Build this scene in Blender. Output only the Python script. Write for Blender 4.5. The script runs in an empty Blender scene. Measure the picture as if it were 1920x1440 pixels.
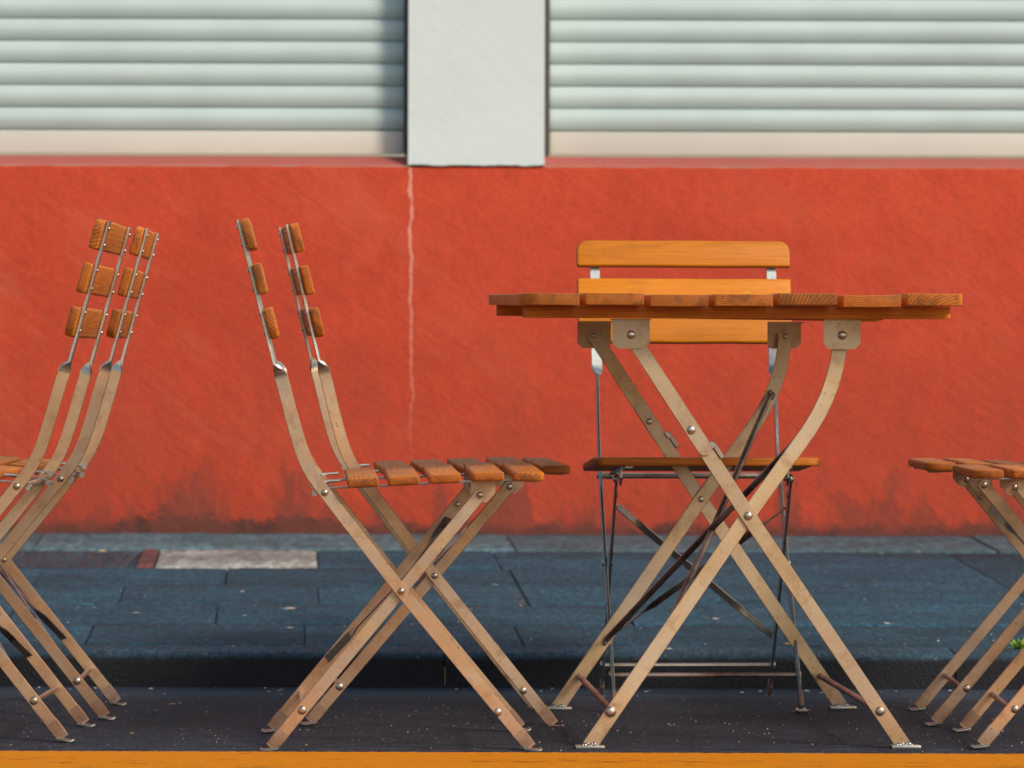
import bpy, bmesh, math, random
from mathutils import Vector, Matrix
random.seed(7)
R = math.radians
sc = bpy.context.scene
col = sc.collection

# ------------------------------------------------------------------ camera, sky, sun, exposure
F = 8475.0            # focal length in photo pixels (1920 wide)
CAMH = 0.761
ROLL = 0.003
cam = bpy.data.cameras.new('camera')
camo = bpy.data.objects.new('camera', cam)
col.objects.link(camo)
sc.camera = camo
cam.sensor_width = 36.0
cam.lens = 36.0 * F / 1920.0
cam.shift_y = -175.0 / 1920.0
cam.clip_start = 0.1
cam.clip_end = 500
cam.dof.use_dof = True
cam.dof.focus_distance = 7.62
cam.dof.aperture_fstop = (cam.lens / 1000.0) / 0.0185
camo.matrix_world = Matrix.Translation((0, 0, CAMH)) @ Matrix.Rotation(R(90), 4, 'X') @ Matrix.Rotation(ROLL, 4, 'Z')

SUN_EL, SUN_AZ = 34.0, 141.0      # azimuth clockwise from +Y (the viewing direction): behind and to the right of the camera
w = bpy.data.worlds.new('World')
sc.world = w
w.use_nodes = True
wn = w.node_tree
sky = wn.nodes.new('ShaderNodeTexSky')
sky.sky_type = 'NISHITA'
sky.sun_disc = False
sky.sun_elevation = R(SUN_EL)
sky.sun_rotation = R(SUN_AZ)
sky.air_density = 1.3
sky.dust_density = 2.0
sky.ozone_density = 1.4
bg = wn.nodes['Background']
bg.inputs[1].default_value = 0.125
wn.links.new(sky.outputs[0], bg.inputs[0])
sl = bpy.data.lights.new('sun', 'SUN')
sl.energy = 2.55
sl.angle = R(12)
sl.color = (1.0, 0.87, 0.74)
so = bpy.data.objects.new('sun', sl)
col.objects.link(so)
sd = Vector((math.cos(R(SUN_EL)) * math.sin(R(SUN_AZ)), math.cos(R(SUN_EL)) * math.cos(R(SUN_AZ)), math.sin(R(SUN_EL))))
so.rotation_euler = sd.to_track_quat('Z', 'Y').to_euler()
so.location = sd * 20
vs = sc.view_settings
vs.view_transform = 'Standard'
vs.look = 'None'
vs.gamma = 1.0
vs.use_curve_mapping = False
vs.exposure = 0.12
sc.cycles.use_denoising = True
sc.cycles.max_bounces = 8


def P(px, py, d):
    x, y = px - 960.0, py - 545.0
    x, y = x + y * ROLL, y - x * ROLL
    return Vector((x * d / F, d, CAMH - y * d / F))


# ------------------------------------------------------------------ ground heights
SL = 0.012
KY = 8.84          # kerb face
KZ = 0.052         # pavement height at the kerb
PS = 0.025         # pavement slope up to the wall
WY = 11.73         # wall face


def road_z(y):
    if y < 5.0:
        return SL * 2.5
    return -SL * (y - 7.5)


def pave_z(y):
    return KZ + PS * (y - KY)


# ------------------------------------------------------------------ materials
def mat(name):
    m = bpy.data.materials.new(name)
    m.use_nodes = True
    nt = m.node_tree
    b = nt.nodes['Principled BSDF']
    return m, nt, b


def N(nt, typ, **kw):
    n = nt.nodes.new(typ)
    for k, v in kw.items():
        if k.startswith('i_'):
            key = k[2:]
            key = int(key) if key.isdigit() else key.replace('_', ' ')
            n.inputs[key].default_value = v
        else:
            setattr(n, k, v)
    return n


def L(nt, a, b):
    nt.links.new(a, b)


def ramp(nt, src, stops, interp='LINEAR'):
    r = nt.nodes.new('ShaderNodeValToRGB')
    r.color_ramp.interpolation = interp
    el = r.color_ramp.elements
    while len(el) < len(stops):
        el.new(0.5)
    for e, (p, c) in zip(el, stops):
        e.position = p
        e.color = (c[0], c[1], c[2], 1) if not isinstance(c, (int, float)) else (c, c, c, 1)
    nt.links.new(src, r.inputs[0])
    return r.outputs[0]


def mix(nt, fac, a, b, mode='MIX'):
    m = nt.nodes.new('ShaderNodeMix')
    m.data_type = 'RGBA'
    m.blend_type = mode
    for sock, v in ((m.inputs[0], fac), (m.inputs[6], a), (m.inputs[7], b)):
        if isinstance(v, (int, float)):
            sock.default_value = v
        elif isinstance(v, tuple):
            sock.default_value = (v[0], v[1], v[2], 1)
        else:
            nt.links.new(v, sock)
    return m.outputs[2]


def math_(nt, op, a, b=0.0, c=0.0):
    m = nt.nodes.new('ShaderNodeMath')
    m.operation = op
    for s, v in zip(m.inputs, (a, b, c)):
        if isinstance(v, (int, float)):
            s.default_value = v
        else:
            nt.links.new(v, s)
    return m.outputs[0]


def noise(nt, vec, scale, detail=4, rough=0.55, dist=0.0):
    n = N(nt, 'ShaderNodeTexNoise')
    n.inputs['Scale'].default_value = scale
    n.inputs['Detail'].default_value = detail
    n.inputs['Roughness'].default_value = rough
    n.inputs['Distortion'].default_value = dist
    if vec is not None:
        nt.links.new(vec, n.inputs['Vector'])
    return n.outputs[0]


def mapping(nt, vec, scale=(1, 1, 1), rot=(0, 0, 0), loc=(0, 0, 0)):
    m = N(nt, 'ShaderNodeMapping')
    m.inputs['Scale'].default_value = scale
    m.inputs['Rotation'].default_value = rot
    m.inputs['Location'].default_value = loc
    nt.links.new(vec, m.inputs['Vector'])
    return m.outputs[0]


def bump(nt, b, h, strength, dist):
    n = N(nt, 'ShaderNodeBump')
    n.inputs['Strength'].default_value = strength
    n.inputs['Distance'].default_value = dist
    nt.links.new(h, n.inputs['Height'])
    nt.links.new(n.outputs[0], b.inputs['Normal'])


def geo_pos(nt):
    return nt.nodes.new('ShaderNodeNewGeometry').outputs['Position']


def obj_vec(nt, seed=17.0):
    """object coordinates shifted at random for each object"""
    tc = nt.nodes.new('ShaderNodeTexCoord')
    oi = nt.nodes.new('ShaderNodeObjectInfo')
    cx = nt.nodes.new('ShaderNodeCombineXYZ')
    nt.links.new(math_(nt, 'MULTIPLY', oi.outputs['Random'], seed), cx.inputs[0])
    nt.links.new(math_(nt, 'MULTIPLY', oi.outputs['Random'], seed * 3.7), cx.inputs[1])
    nt.links.new(math_(nt, 'MULTIPLY', oi.outputs['Random'], seed * 1.3), cx.inputs[2])
    va = nt.nodes.new('ShaderNodeVectorMath')
    nt.links.new(tc.outputs['Object'], va.inputs[0])
    nt.links.new(cx.outputs[0], va.inputs[1])
    return va.outputs[0], oi.outputs['Random'], tc.outputs['Object']


def wood_mat(name, dark, mid, light, rough=0.42, grime=0.35):
    """grain runs along the piece's local Y; rings show on the ends"""
    m, nt, b = mat(name)
    tc = nt.nodes.new('ShaderNodeTexCoord')
    oi = nt.nodes.new('ShaderNodeObjectInfo')
    rnd = oi.outputs['Random']
    sep = nt.nodes.new('ShaderNodeSeparateXYZ')
    nt.links.new(tc.outputs['Object'], sep.inputs[0])
    low = noise(nt, mapping(nt, tc.outputs['Object'], (6, 1.6, 6)), 1.0, 3)
    lowo = math_(nt, 'MULTIPLY', math_(nt, 'SUBTRACT', low, 0.5), 0.030)
    r1 = math_(nt, 'FRACT', math_(nt, 'MULTIPLY', rnd, 13.7))
    r2 = math_(nt, 'FRACT', math_(nt, 'MULTIPLY', rnd, 71.3))
    ox = math_(nt, 'MULTIPLY', math_(nt, 'SUBTRACT', r1, 0.5), 0.16)
    oz = math_(nt, 'ADD', math_(nt, 'MULTIPLY', r2, 0.06), 0.018)
    cx = nt.nodes.new('ShaderNodeCombineXYZ')
    L(nt, math_(nt, 'ADD', math_(nt, 'ADD', sep.outputs[0], ox), lowo), cx.inputs[0])
    L(nt, math_(nt, 'ADD', math_(nt, 'ADD', sep.outputs[2], oz), lowo), cx.inputs[2])
    L(nt, math_(nt, 'MULTIPLY', rnd, 9.0), cx.inputs[1])
    vsc = nt.nodes.new('ShaderNodeVectorMath')
    vsc.operation = 'SCALE'
    L(nt, cx.outputs[0], vsc.inputs[0])
    L(nt, math_(nt, 'MULTIPLY_ADD', r1, 0.75, 0.65), vsc.inputs['Scale'])
    wv = N(nt, 'ShaderNodeTexWave', wave_type='RINGS', rings_direction='Y', wave_profile='SAW')
    wv.inputs['Scale'].default_value = 72.0
    wv.inputs['Distortion'].default_value = 2.6
    wv.inputs['Detail'].default_value = 2.0
    wv.inputs['Detail Scale'].default_value = 0.6
    L(nt, vsc.outputs[0], wv.inputs['Vector'])
    ring = ramp(nt, wv.outputs['Fac'], [(0.0, 0.15), (0.45, 0.55), (0.9, 0.9), (1.0, 0.2)])
    fib = noise(nt, mapping(nt, tc.outputs['Object'], (420, 9, 420)), 1.0, 5, 0.6)
    t = math_(nt, 'ADD', math_(nt, 'MULTIPLY', ring, 0.20), math_(nt, 'MULTIPLY', fib, 0.85))
    c = ramp(nt, t, [(0.20, dark), (0.52, mid), (0.80, light)])
    tint = ramp(nt, r2, [(0.0, (0.82, 0.78, 0.76)), (0.5, (1, 1, 1)), (1.0, (1.12, 1.06, 1.0))])
    c = mix(nt, 1.0, c, tint, 'MULTIPLY')
    ve, _, _ = obj_vec(nt, 5.0)
    g = noise(nt, mapping(nt, ve, (14, 7, 14)), 1.0, 5, 0.6)
    gm = ramp(nt, g, [(0.50, 0.0), (0.72, grime)])
    c = mix(nt, gm, c, (0.10, 0.035, 0.014))
    sn = nt.nodes.new('ShaderNodeSeparateXYZ')
    L(nt, tc.outputs['Normal'], sn.inputs[0])
    endg = ramp(nt, math_(nt, 'ABSOLUTE', sn.outputs[1]), [(0.5, 0.0), (0.9, 1.0)])
    ringc = ramp(nt, wv.outputs['Fac'], [(0.0, (0.42, 0.36, 0.31)), (0.5, (0.62, 0.55, 0.48)), (0.88, (0.72, 0.66, 0.58)), (1.0, (0.42, 0.35, 0.30))])
    c = mix(nt, endg, c, mix(nt, 1.0, c, ringc, 'MULTIPLY'))
    ed = noise(nt, mapping(nt, ve, (30, 30, 30)), 1.0, 5, 0.65, 0.4)
    c = mix(nt, math_(nt, 'MULTIPLY', endg, ramp(nt, ed, [(0.46, 0.0), (0.60, grime * 2.4)])), c, (0.085, 0.030, 0.010))
    L(nt, c, b.inputs['Base Color'])
    rr = ramp(nt, fib, [(0.2, rough + 0.18), (0.8, rough)])
    L(nt, rr, b.inputs['Roughness'])
    b.inputs['Coat Weight'].default_value = 0.0
    b.inputs['Specular IOR Level'].default_value = 0.22
    b.inputs['Coat Roughness'].default_value = 0.3
    bump(nt, b, math_(nt, 'ADD', fib, math_(nt, 'MULTIPLY', ring, 0.6)), 0.35, 0.0008)
    return m


M = {}
M['wood'] = wood_mat('oiled_red_brown_wood', (0.22, 0.050, 0.006), (0.57, 0.170, 0.022), (0.74, 0.255, 0.036), grime=0.25)
M['warm_lit_wood'] = wood_mat('oiled_wood_warm_lit', (0.40, 0.125, 0.004), (0.60, 0.200, 0.006), (0.66, 0.235, 0.010), rough=0.34, grime=0.30)  # same wood as the other chairs, warm front light put into the colour
M['table_wood'] = wood_mat('oiled_table_wood', (0.22, 0.060, 0.008), (0.60, 0.185, 0.022), (0.78, 0.29, 0.040), grime=0.25)


def metal_mat(name, c0, c1, c2, rough, metallic, rust=0.5):
    m, nt, b = mat(name)
    v, rnd, raw = obj_vec(nt, 3.0)
    n1 = noise(nt, mapping(nt, v, (9, 9, 9)), 1.0, 5, 0.6, 0.5)
    c = ramp(nt, n1, [(0.25, c0), (0.5, c1), (0.75, c2)])
    n2 = noise(nt, v, 700.0, 3, 0.7)
    sp = ramp(nt, n2, [(0.30, 0.75), (0.5, 1.0), (0.75, 1.06)])
    c = mix(nt, 1.0, c, sp, 'MULTIPLY')
    ob = noise(nt, mapping(nt, v, (5, 5, 5)), 1.0, 4, 0.6, 0.8)
    c = mix(nt, ramp(nt, ob, [(0.42, 0.0), (0.62, 0.55)]), c, (0.55, 0.49, 0.42))
    c = mix(nt, 1.0, c, ramp(nt, rnd, [(0.0, (0.80, 0.74, 0.70)), (0.5, (0.98, 0.95, 0.93)), (1.0, (1.12, 1.10, 1.06))]), 'MULTIPLY')
    st = noise(nt, mapping(nt, v, (26, 26, 26)), 1.0, 5, 0.7, 0.4)
    c = mix(nt, ramp(nt, st, [(0.52, 0.0), (0.68, 0.5)]), c, (0.34, 0.17, 0.085))
    vo = N(nt, 'ShaderNodeTexVoronoi')
    vo.inputs['Scale'].default_value = 85.0
    L(nt, v, vo.inputs['Vector'])
    n3 = noise(nt, v, 22.0, 3)
    d1 = math_(nt, 'LESS_THAN', vo.outputs['Distance'], math_(nt, 'MULTIPLY', math_(nt, 'SUBTRACT', n3, 0.42), 0.9))
    c = mix(nt, math_(nt, 'MULTIPLY', d1, rust * 0.75), c, (0.12, 0.055, 0.03))
    # grime and rust near the feet (z is the height above the ground in each leg's own frame)
    sep = nt.nodes.new('ShaderNodeSeparateXYZ')
    L(nt, raw, sep.inputs[0])
    low = ramp(nt, math_(nt, 'ADD', sep.outputs[2], math_(nt, 'MULTIPLY', math_(nt, 'SUBTRACT', noise(nt, v, 60.0, 4, 0.7), 0.5), 0.10)),
               [(0.0, 0.8), (0.035, 0.35), (0.08, 0.0)])
    c = mix(nt, math_(nt, 'MULTIPLY', low, rust), c, (0.22, 0.10, 0.055))
    L(nt, c, b.inputs['Base Color'])
    b.inputs['Metallic'].default_value = metallic
    rr = ramp(nt, n2, [(0.3, rough + 0.10), (0.7, rough - 0.04)])
    L(nt, rr, b.inputs['Roughness'])
    h = math_(nt, 'ADD', n2, math_(nt, 'MULTIPLY', n1, 4.0))
    bump(nt, b, h, 0.25, 0.0006)
    return m


M['steel'] = metal_mat('zinc_passivated_steel', (0.52, 0.31, 0.18), (0.66, 0.41, 0.235), (0.73, 0.52, 0.33), 0.32, 0.72)
M['bright_steel'] = metal_mat('bright_zinc_steel', (0.50, 0.46, 0.40), (0.62, 0.57, 0.50), (0.72, 0.68, 0.60), 0.26, 0.9, 0.3)
M['sky_tinted_steel'] = metal_mat('sky_tinted_zinc_steel', (0.24, 0.32, 0.34), (0.34, 0.44, 0.45), (0.46, 0.56, 0.54), 0.24, 0.9, 0.25)  # blue of the reflected sky put into the base colour
M['table_steel'] = metal_mat('zinc_table_steel', (0.48, 0.32, 0.18), (0.62, 0.44, 0.26), (0.68, 0.53, 0.34), 0.36, 0.68)
M['dark_tube'] = metal_mat('dark_coated_tube', (0.05, 0.035, 0.04), (0.09, 0.055, 0.055), (0.16, 0.10, 0.09), 0.3, 0.6, 0.3)
M['cap_steel'] = metal_mat('sky_tinted_pad_steel', (0.24, 0.30, 0.31), (0.38, 0.46, 0.47), (0.52, 0.60, 0.60), 0.22, 0.9, 0.18)  # teal sky reflection painted into the colour of the pads
M['sleeve_steel'] = metal_mat('stained_sleeve_steel', (0.36, 0.22, 0.15), (0.56, 0.37, 0.26), (0.64, 0.48, 0.36), 0.33, 0.65, 0.9)


def asphalt_mat(name, base, var, scale=260.0, fleck=(0.32, 0.36, 0.40), fl=0.70, patch=None, rough=0.85, bd=0.004, spec=0.5):
    m, nt, b = mat(name)
    g = geo_pos(nt)
    oi = nt.nodes.new('ShaderNodeObjectInfo')
    a = noise(nt, g, scale, 3, 0.7)
    c = ramp(nt, a, [(0.28, tuple(x * (1 - var) for x in base)), (0.5, base), (0.78, tuple(x * (1 + 2.2 * var) for x in base))])
    a2 = noise(nt, mapping(nt, g, (1, 0.22, 1)), scale * 0.36, 5, 0.85)
    c = mix(nt, 1.0, c, ramp(nt, a2, [(0.30, 0.40), (0.5, 1.0), (0.70, 1.95)]), 'MULTIPLY')  # glints of the surface relief painted in as mottling, stretched in depth
    big = noise(nt, mapping(nt, g, (1.2, 2.2, 1)), 2.2, 5, 0.6)
    c = mix(nt, 1.0, c, ramp(nt, big, [(0.3, 0.70), (0.7, 1.30)]), 'MULTIPLY')
    c = mix(nt, 1.0, c, ramp(nt, oi.outputs['Random'], [(0, 0.82), (1, 1.2)]), 'MULTIPLY')
    vo = N(nt, 'ShaderNodeTexVoronoi')
    vo.inputs['Scale'].default_value = scale * 0.55
    L(nt, g, vo.inputs['Vector'])
    sepc = nt.nodes.new('ShaderNodeSeparateColor')
    L(nt, vo.outputs['Color'], sepc.inputs[0])
    f = math_(nt, 'MULTIPLY', math_(nt, 'GREATER_THAN', sepc.outputs[0], fl + 0.22), math_(nt, 'LESS_THAN', vo.outputs['Distance'], 0.38))
    c = mix(nt, math_(nt, 'MULTIPLY', f, 0.45), c, fleck)
    f2 = math_(nt, 'MULTIPLY', math_(nt, 'GREATER_THAN', sepc.outputs[1], 0.975), math_(nt, 'LESS_THAN', vo.outputs['Distance'], 0.4))
    c = mix(nt, math_(nt, 'MULTIPLY', f2, 0.5), c, (0.26, 0.17, 0.10))
    if patch:
        c = patch(nt, g, c)
    L(nt, c, b.inputs['Base Color'])
    b.inputs['Roughness'].default_value = rough
    b.inputs['Specular IOR Level'].default_value = spec
    h = math_(nt, 'ADD', math_(nt, 'ADD', a, math_(nt, 'MULTIPLY', a2, 1.2)), math_(nt, 'MULTIPLY', vo.outputs['Distance'], -0.6))
    bump(nt, b, h, 0.8, bd)
    return m


def road_patch(nt, g, c):
    sep = nt.nodes.new('ShaderNodeSeparateXYZ')
    L(nt, g, sep.inputs[0])
    n = noise(nt, mapping(nt, g, (3, 9, 1)), 1.5, 4, 0.6)
    yy = math_(nt, 'ADD', sep.outputs[1], math_(nt, 'MULTIPLY', math_(nt, 'SUBTRACT', n, 0.5), 0.22))
    gut = ramp(nt, math_(nt, 'SUBTRACT', yy, 8.0), [(0.50, 0.0), (0.66, 0.8)])
    c = mix(nt, gut, c, (0.036, 0.050, 0.075))
    # scuffed pale fines just behind the painted line
    n2 = noise(nt, mapping(nt, g, (4, 10, 1)), 3.0, 6, 0.75)
    near = ramp(nt, math_(nt, 'SUBTRACT', yy, 7.0), [(0.45, 1.0), (0.72, 0.0)])
    sc_ = ramp(nt, n2, [(0.46, 0.0), (0.66, 0.75)])
    c = mix(nt, math_(nt, 'MULTIPLY', near, sc_), c, (0.085, 0.105, 0.13))
    return c


M['road'] = asphalt_mat('road_asphalt', (0.0145, 0.0185, 0.031), 0.45, 240, patch=road_patch, fl=0.76, bd=0.003, spec=0.35)
M['slab'] = asphalt_mat('dark_paving', (0.018, 0.059, 0.087), 0.40, 200, fl=0.77, fleck=(0.18, 0.24, 0.3), bd=0.0025, spec=0.3)
def kerb_patch(nt, g, c):
    sep = nt.nodes.new('ShaderNodeSeparateXYZ')
    L(nt, g, sep.inputs[0])
    n = noise(nt, mapping(nt, g, (14, 14, 30)), 1.0, 5, 0.7)
    h = math_(nt, 'ADD', sep.outputs[2], math_(nt, 'MULTIPLY', math_(nt, 'SUBTRACT', n, 0.5), 0.012))
    d = ramp(nt, h, [(KZ - 0.014, 1.0), (KZ - 0.003, 0.0)])
    c = mix(nt, math_(nt, 'MULTIPLY', d, 0.93), c, (0.016, 0.014, 0.016))
    return c


M['kerb'] = asphalt_mat('basalt_kerb', (0.028, 0.060, 0.085), 0.5, 230, fl=0.77, patch=kerb_patch, bd=0.004, spec=0.3)
M['strip'] = asphalt_mat('concrete_strip', (0.055, 0.105, 0.125), 0.25, 120, fl=0.78, bd=0.002)
M['pale_stone'] = asphalt_mat('pale_flagstone', (0.28, 0.285, 0.26), 0.5, 60, fl=0.9, bd=0.002)
M['joint'] = asphalt_mat('joint_dirt', (0.018, 0.044, 0.064), 0.3, 200, bd=0.002)
M['brick'] = asphalt_mat('red_brick', (0.10, 0.035, 0.035), 0.3, 120, fl=0.95, bd=0.002)
M['grate'] = asphalt_mat('cast_iron_grate', (0.030, 0.040, 0.055), 0.3, 120, fl=0.95, bd=0.001)


def paint_mat():
    m, nt, b = mat('orange_yellow_road_paint')
    g = geo_pos(nt)
    n = noise(nt, g, 320, 3, 0.7)
    c = ramp(nt, n, [(0.3, (0.60, 0.19, 0.002)), (0.6, (0.78, 0.265, 0.004))])
    s = noise(nt, mapping(nt, g, (16, 60, 10)), 1.0, 6, 0.75)
    s2 = noise(nt, mapping(nt, g, (1.6, 14, 1)), 1.0, 3)
    c = mix(nt, ramp(nt, math_(nt, 'ADD', s, math_(nt, 'MULTIPLY', math_(nt, 'SUBTRACT', s2, 0.5), 0.5)), [(0.58, 0.0), (0.64, 0.8)]), c, (0.30, 0.075, 0.004))
    L(nt, c, b.inputs['Base Color'])
    b.inputs['Specular IOR Level'].default_value = 0.15
    b.inputs['Roughness'].default_value = 0.85
    bump(nt, b, n, 0.8, 0.002)
    return m


M['paint'] = paint_mat()


def plaster_mat(name, base, red=True):
    m, nt, b = mat(name)
    g = geo_pos(nt)
    sep = nt.nodes.new('ShaderNodeSeparateXYZ')
    L(nt, g, sep.inputs[0])
    # brushed trowel marks running down to the right
    gm = mapping(nt, g, (1, 1, 1), (0, R(-38), 0))
    tro = noise(nt, mapping(nt, gm, (12, 9, 46)), 1.0, 6, 0.62, 0.6)
    tro2 = noise(nt, mapping(nt, g, (30, 30, 11)), 1.0, 5, 0.6)
    fine = noise(nt, g, 190, 4, 0.65)
    cloud = noise(nt, mapping(nt, g, (1.1, 1, 1.6)), 2.0, 5, 0.6, 0.4)
    if red:
        c = ramp(nt, cloud, [(0.25, tuple(x * 0.84 for x in base)), (0.55, base), (0.8, (base[0] * 1.06, base[1] * 1.25, base[2] * 1.2))])
        c = mix(nt, 1.0, c, ramp(nt, tro, [(0.25, 0.90), (0.5, 1.0), (0.8, 1.07)]), 'MULTIPLY')
        c = mix(nt, 1.0, c, ramp(nt, tro2, [(0.3, 0.94), (0.7, 1.05)]), 'MULTIPLY')
        grit = noise(nt, mapping(nt, gm, (70, 70, 120)), 1.0, 4, 0.8)
        c = mix(nt, 1.0, c, ramp(nt, grit, [(0.3, 0.80), (0.5, 1.0), (0.7, 1.16)]), 'MULTIPLY')
        # pale weathered patches, mostly on the left
        pl = noise(nt, mapping(nt, gm, (2.2, 1, 5.0)), 1.0, 6, 0.7, 0.3)
        lft = ramp(nt, math_(nt, 'MULTIPLY_ADD', sep.outputs[0], -0.4, 0.4), [(0.3, 0.35), (0.9, 1.0)])
        pf = math_(nt, 'MULTIPLY', ramp(nt, pl, [(0.52, 0.0), (0.75, 0.42)]), lft)
        c = mix(nt, pf, c, (0.50, 0.14, 0.075))
        # the repaired crack below the pillar
        wob = noise(nt, mapping(nt, g, (0.0, 0.0, 7.0)), 1.0, 4, 0.6)
        wob2 = noise(nt, mapping(nt, g, (0.0, 0.0, 55.0)), 1.0, 2, 0.5)
        cx = math_(nt, 'ADD', math_(nt, 'MULTIPLY', math_(nt, 'SUBTRACT', wob, 0.5), 0.055), math_(nt, 'MULTIPLY', math_(nt, 'SUBTRACT', wob2, 0.5), 0.008))
        xx = math_(nt, 'ABSOLUTE', math_(nt, 'SUBTRACT', math_(nt, 'ADD', sep.outputs[0], 0.262), cx))
        wid = math_(nt, 'MULTIPLY_ADD', noise(nt, mapping(nt, g, (0, 0, 26.0)), 1.0, 3, 0.6), 0.020, -0.0055)
        cr = math_(nt, 'SUBTRACT', 1.0, math_(nt, 'DIVIDE', xx, wid))
        cr = math_(nt, 'MAXIMUM', cr, 0.0)
        fade = ramp(nt, sep.outputs[2], [(0.28, 0.0), (0.5, 0.35), (0.85, 0.8), (1.0, 1.0)])
        c = mix(nt, math_(nt, 'MINIMUM', math_(nt, 'MULTIPLY', math_(nt, 'MULTIPLY', cr, fade), 1.3), 0.9), c, (0.64, 0.30, 0.22))
        # dull darker red thinning out upwards over the lower half, in brushed clouds
        dc = noise(nt, mapping(nt, g, (5, 1, 2.2)), 1.0, 6, 0.7, 0.5)
        dh = ramp(nt, sep.outputs[2], [(0.12, 0.85), (0.45, 0.45), (0.85, 0.0)])
        c = mix(nt, math_(nt, 'MULTIPLY', dh, ramp(nt, dc, [(0.35, 0.10), (0.65, 0.85)])), c, (0.24, 0.042, 0.024))
        # small pale nicks
        vo = N(nt, 'ShaderNodeTexVoronoi')
        vo.inputs['Scale'].default_value = 7.0
        L(nt, g, vo.inputs['Vector'])
        scn = nt.nodes.new('ShaderNodeSeparateColor')
        L(nt, vo.outputs['Color'], scn.inputs[0])
        nk = math_(nt, 'MULTIPLY', math_(nt, 'LESS_THAN', vo.outputs['Distance'], 0.035), math_(nt, 'GREATER_THAN', scn.outputs[0], 0.8))
        c = mix(nt, math_(nt, 'MULTIPLY', nk, 0.6), c, (0.65, 0.35, 0.28))
        # dark splash stains and moss on the lowest part
        z0 = math_(nt, 'SUBTRACT', sep.outputs[2], 0.124)
        s1 = noise(nt, mapping(nt, g, (11, 1, 13)), 1.0, 8, 0.82)
        s3 = noise(nt, mapping(nt, g, (1.3, 1, 0.3)), 1.0, 2, 0.5)
        lim = math_(nt, 'MULTIPLY_ADD', math_(nt, 'SUBTRACT', s1, 0.5), 0.30, math_(nt, 'MULTIPLY_ADD', math_(nt, 'SUBTRACT', s3, 0.42), 0.10, 0.062))
        s5 = noise(nt, mapping(nt, g, (22, 1, 22)), 1.0, 5, 0.75)
        thin = math_(nt, 'MULTIPLY_ADD', math_(nt, 'SUBTRACT', s5, 0.5), 0.095, 0.038)
        lz = ramp(nt, math_(nt, 'MULTIPLY_ADD', sep.outputs[0], 0.5, 1.0), [(0.42, 0.0), (0.56, 1.0), (0.74, 1.0), (0.86, 0.0)])
        lim = math_(nt, 'MAXIMUM', math_(nt, 'SUBTRACT', lim, math_(nt, 'MULTIPLY', math_(nt, 'SUBTRACT', 1.0, lz), 0.08)), thin)
        df = math_(nt, 'SUBTRACT', lim, z0)
        c = mix(nt, ramp(nt, df, [(0.0, 0.0), (0.022, 0.9)]), c, (0.045, 0.028, 0.024))
        s4 = noise(nt, mapping(nt, g, (9, 1, 3.0)), 1.0, 6, 0.7)
        lim2 = math_(nt, 'MULTIPLY_ADD', math_(nt, 'SUBTRACT', s4, 0.47), 1.1, 0.07)
        c = mix(nt, ramp(nt, math_(nt, 'SUBTRACT', lim2, z0), [(0.0, 0.0), (0.10, 0.65)]), c, (0.15, 0.040, 0.028))
    else:
        c = ramp(nt, cloud, [(0.3, tuple(x * 0.94 for x in base)), (0.7, base)])
        c = mix(nt, 1.0, c, ramp(nt, tro, [(0.25, 0.95), (0.6, 1.0)]), 'MULTIPLY')
    L(nt, c, b.inputs['Base Color'])
    b.inputs['Roughness'].default_value = 0.85
    b.inputs['Specular IOR Level'].default_value = 0.3
    h = math_(nt, 'ADD', math_(nt, 'MULTIPLY', tro, 1.6), math_(nt, 'ADD', math_(nt, 'MULTIPLY', tro2, 0.6 if red else 0.0), math_(nt, 'MULTIPLY', fine, 0.35)))
    bump(nt, b, h, 0.38 if red else 0.16, 0.006 if red else 0.004)
    return m


M['red'] = plaster_mat('red_plaster', (0.45, 0.050, 0.020))
M['sillred'] = plaster_mat('faded_sill_render', (0.40, 0.105, 0.085), False)
M['white'] = plaster_mat('white_plaster', (0.63, 0.70, 0.68), False)


def plain(name, c, rough=0.5, metallic=0.0, nscale=40, var=0.12):
    m, nt, b = mat(name)
    v, rnd, raw = obj_vec(nt, 4.0)
    n = noise(nt, v, nscale, 5, 0.6)
    cc = ramp(nt, n, [(0.3, tuple(x * (1 - var) for x in c)), (0.7, tuple(min(1, x * (1 + var)) for x in c))])
    L(nt, cc, b.inputs['Base Color'])
    b.inputs['Roughness'].default_value = rough
    b.inputs['Metallic'].default_value = metallic
    bump(nt, b, n, 0.15, 0.001)
    return m


M['shutter'] = plain('pale_shutter_plastic', (0.45, 0.545, 0.53), 0.42, 0, 5, 0.06)
M['shutter_bar'] = plain('pale_shutter_bar', (0.56, 0.55, 0.49), 0.45, 0, 5, 0.03)
M['guide'] = plain('dark_guide_rail', (0.05, 0.045, 0.04), 0.5)
M['pebble'] = plain('pale_grit', (0.42, 0.38, 0.34), 0.8, 0, 60, 0.35)
M['leaf_dry'] = plain('dry_leaf', (0.42, 0.22, 0.07), 0.7, 0, 60, 0.4)
M['leaf_yellow'] = plain('yellow_leaf', (0.55, 0.42, 0.06), 0.6, 0, 60, 0.2)
M['weed'] = plain('weed_green', (0.20, 0.32, 0.03), 0.55, 0, 60, 0.3)


# ------------------------------------------------------------------ object helpers
def link(name, me, parent=None, loc=None, rot=None, m=None, **props):
    o = bpy.data.objects.new(name, me)
    col.objects.link(o)
    if m is not None:
        if len(me.materials) == 0:
            me.materials.append(m)
    if parent is not None:
        o.parent = parent
    if loc is not None:
        o.location = loc
    if rot is not None:
        o.rotation_euler = rot
    for k, v in props.items():
        o[k] = v
    return o


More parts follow.
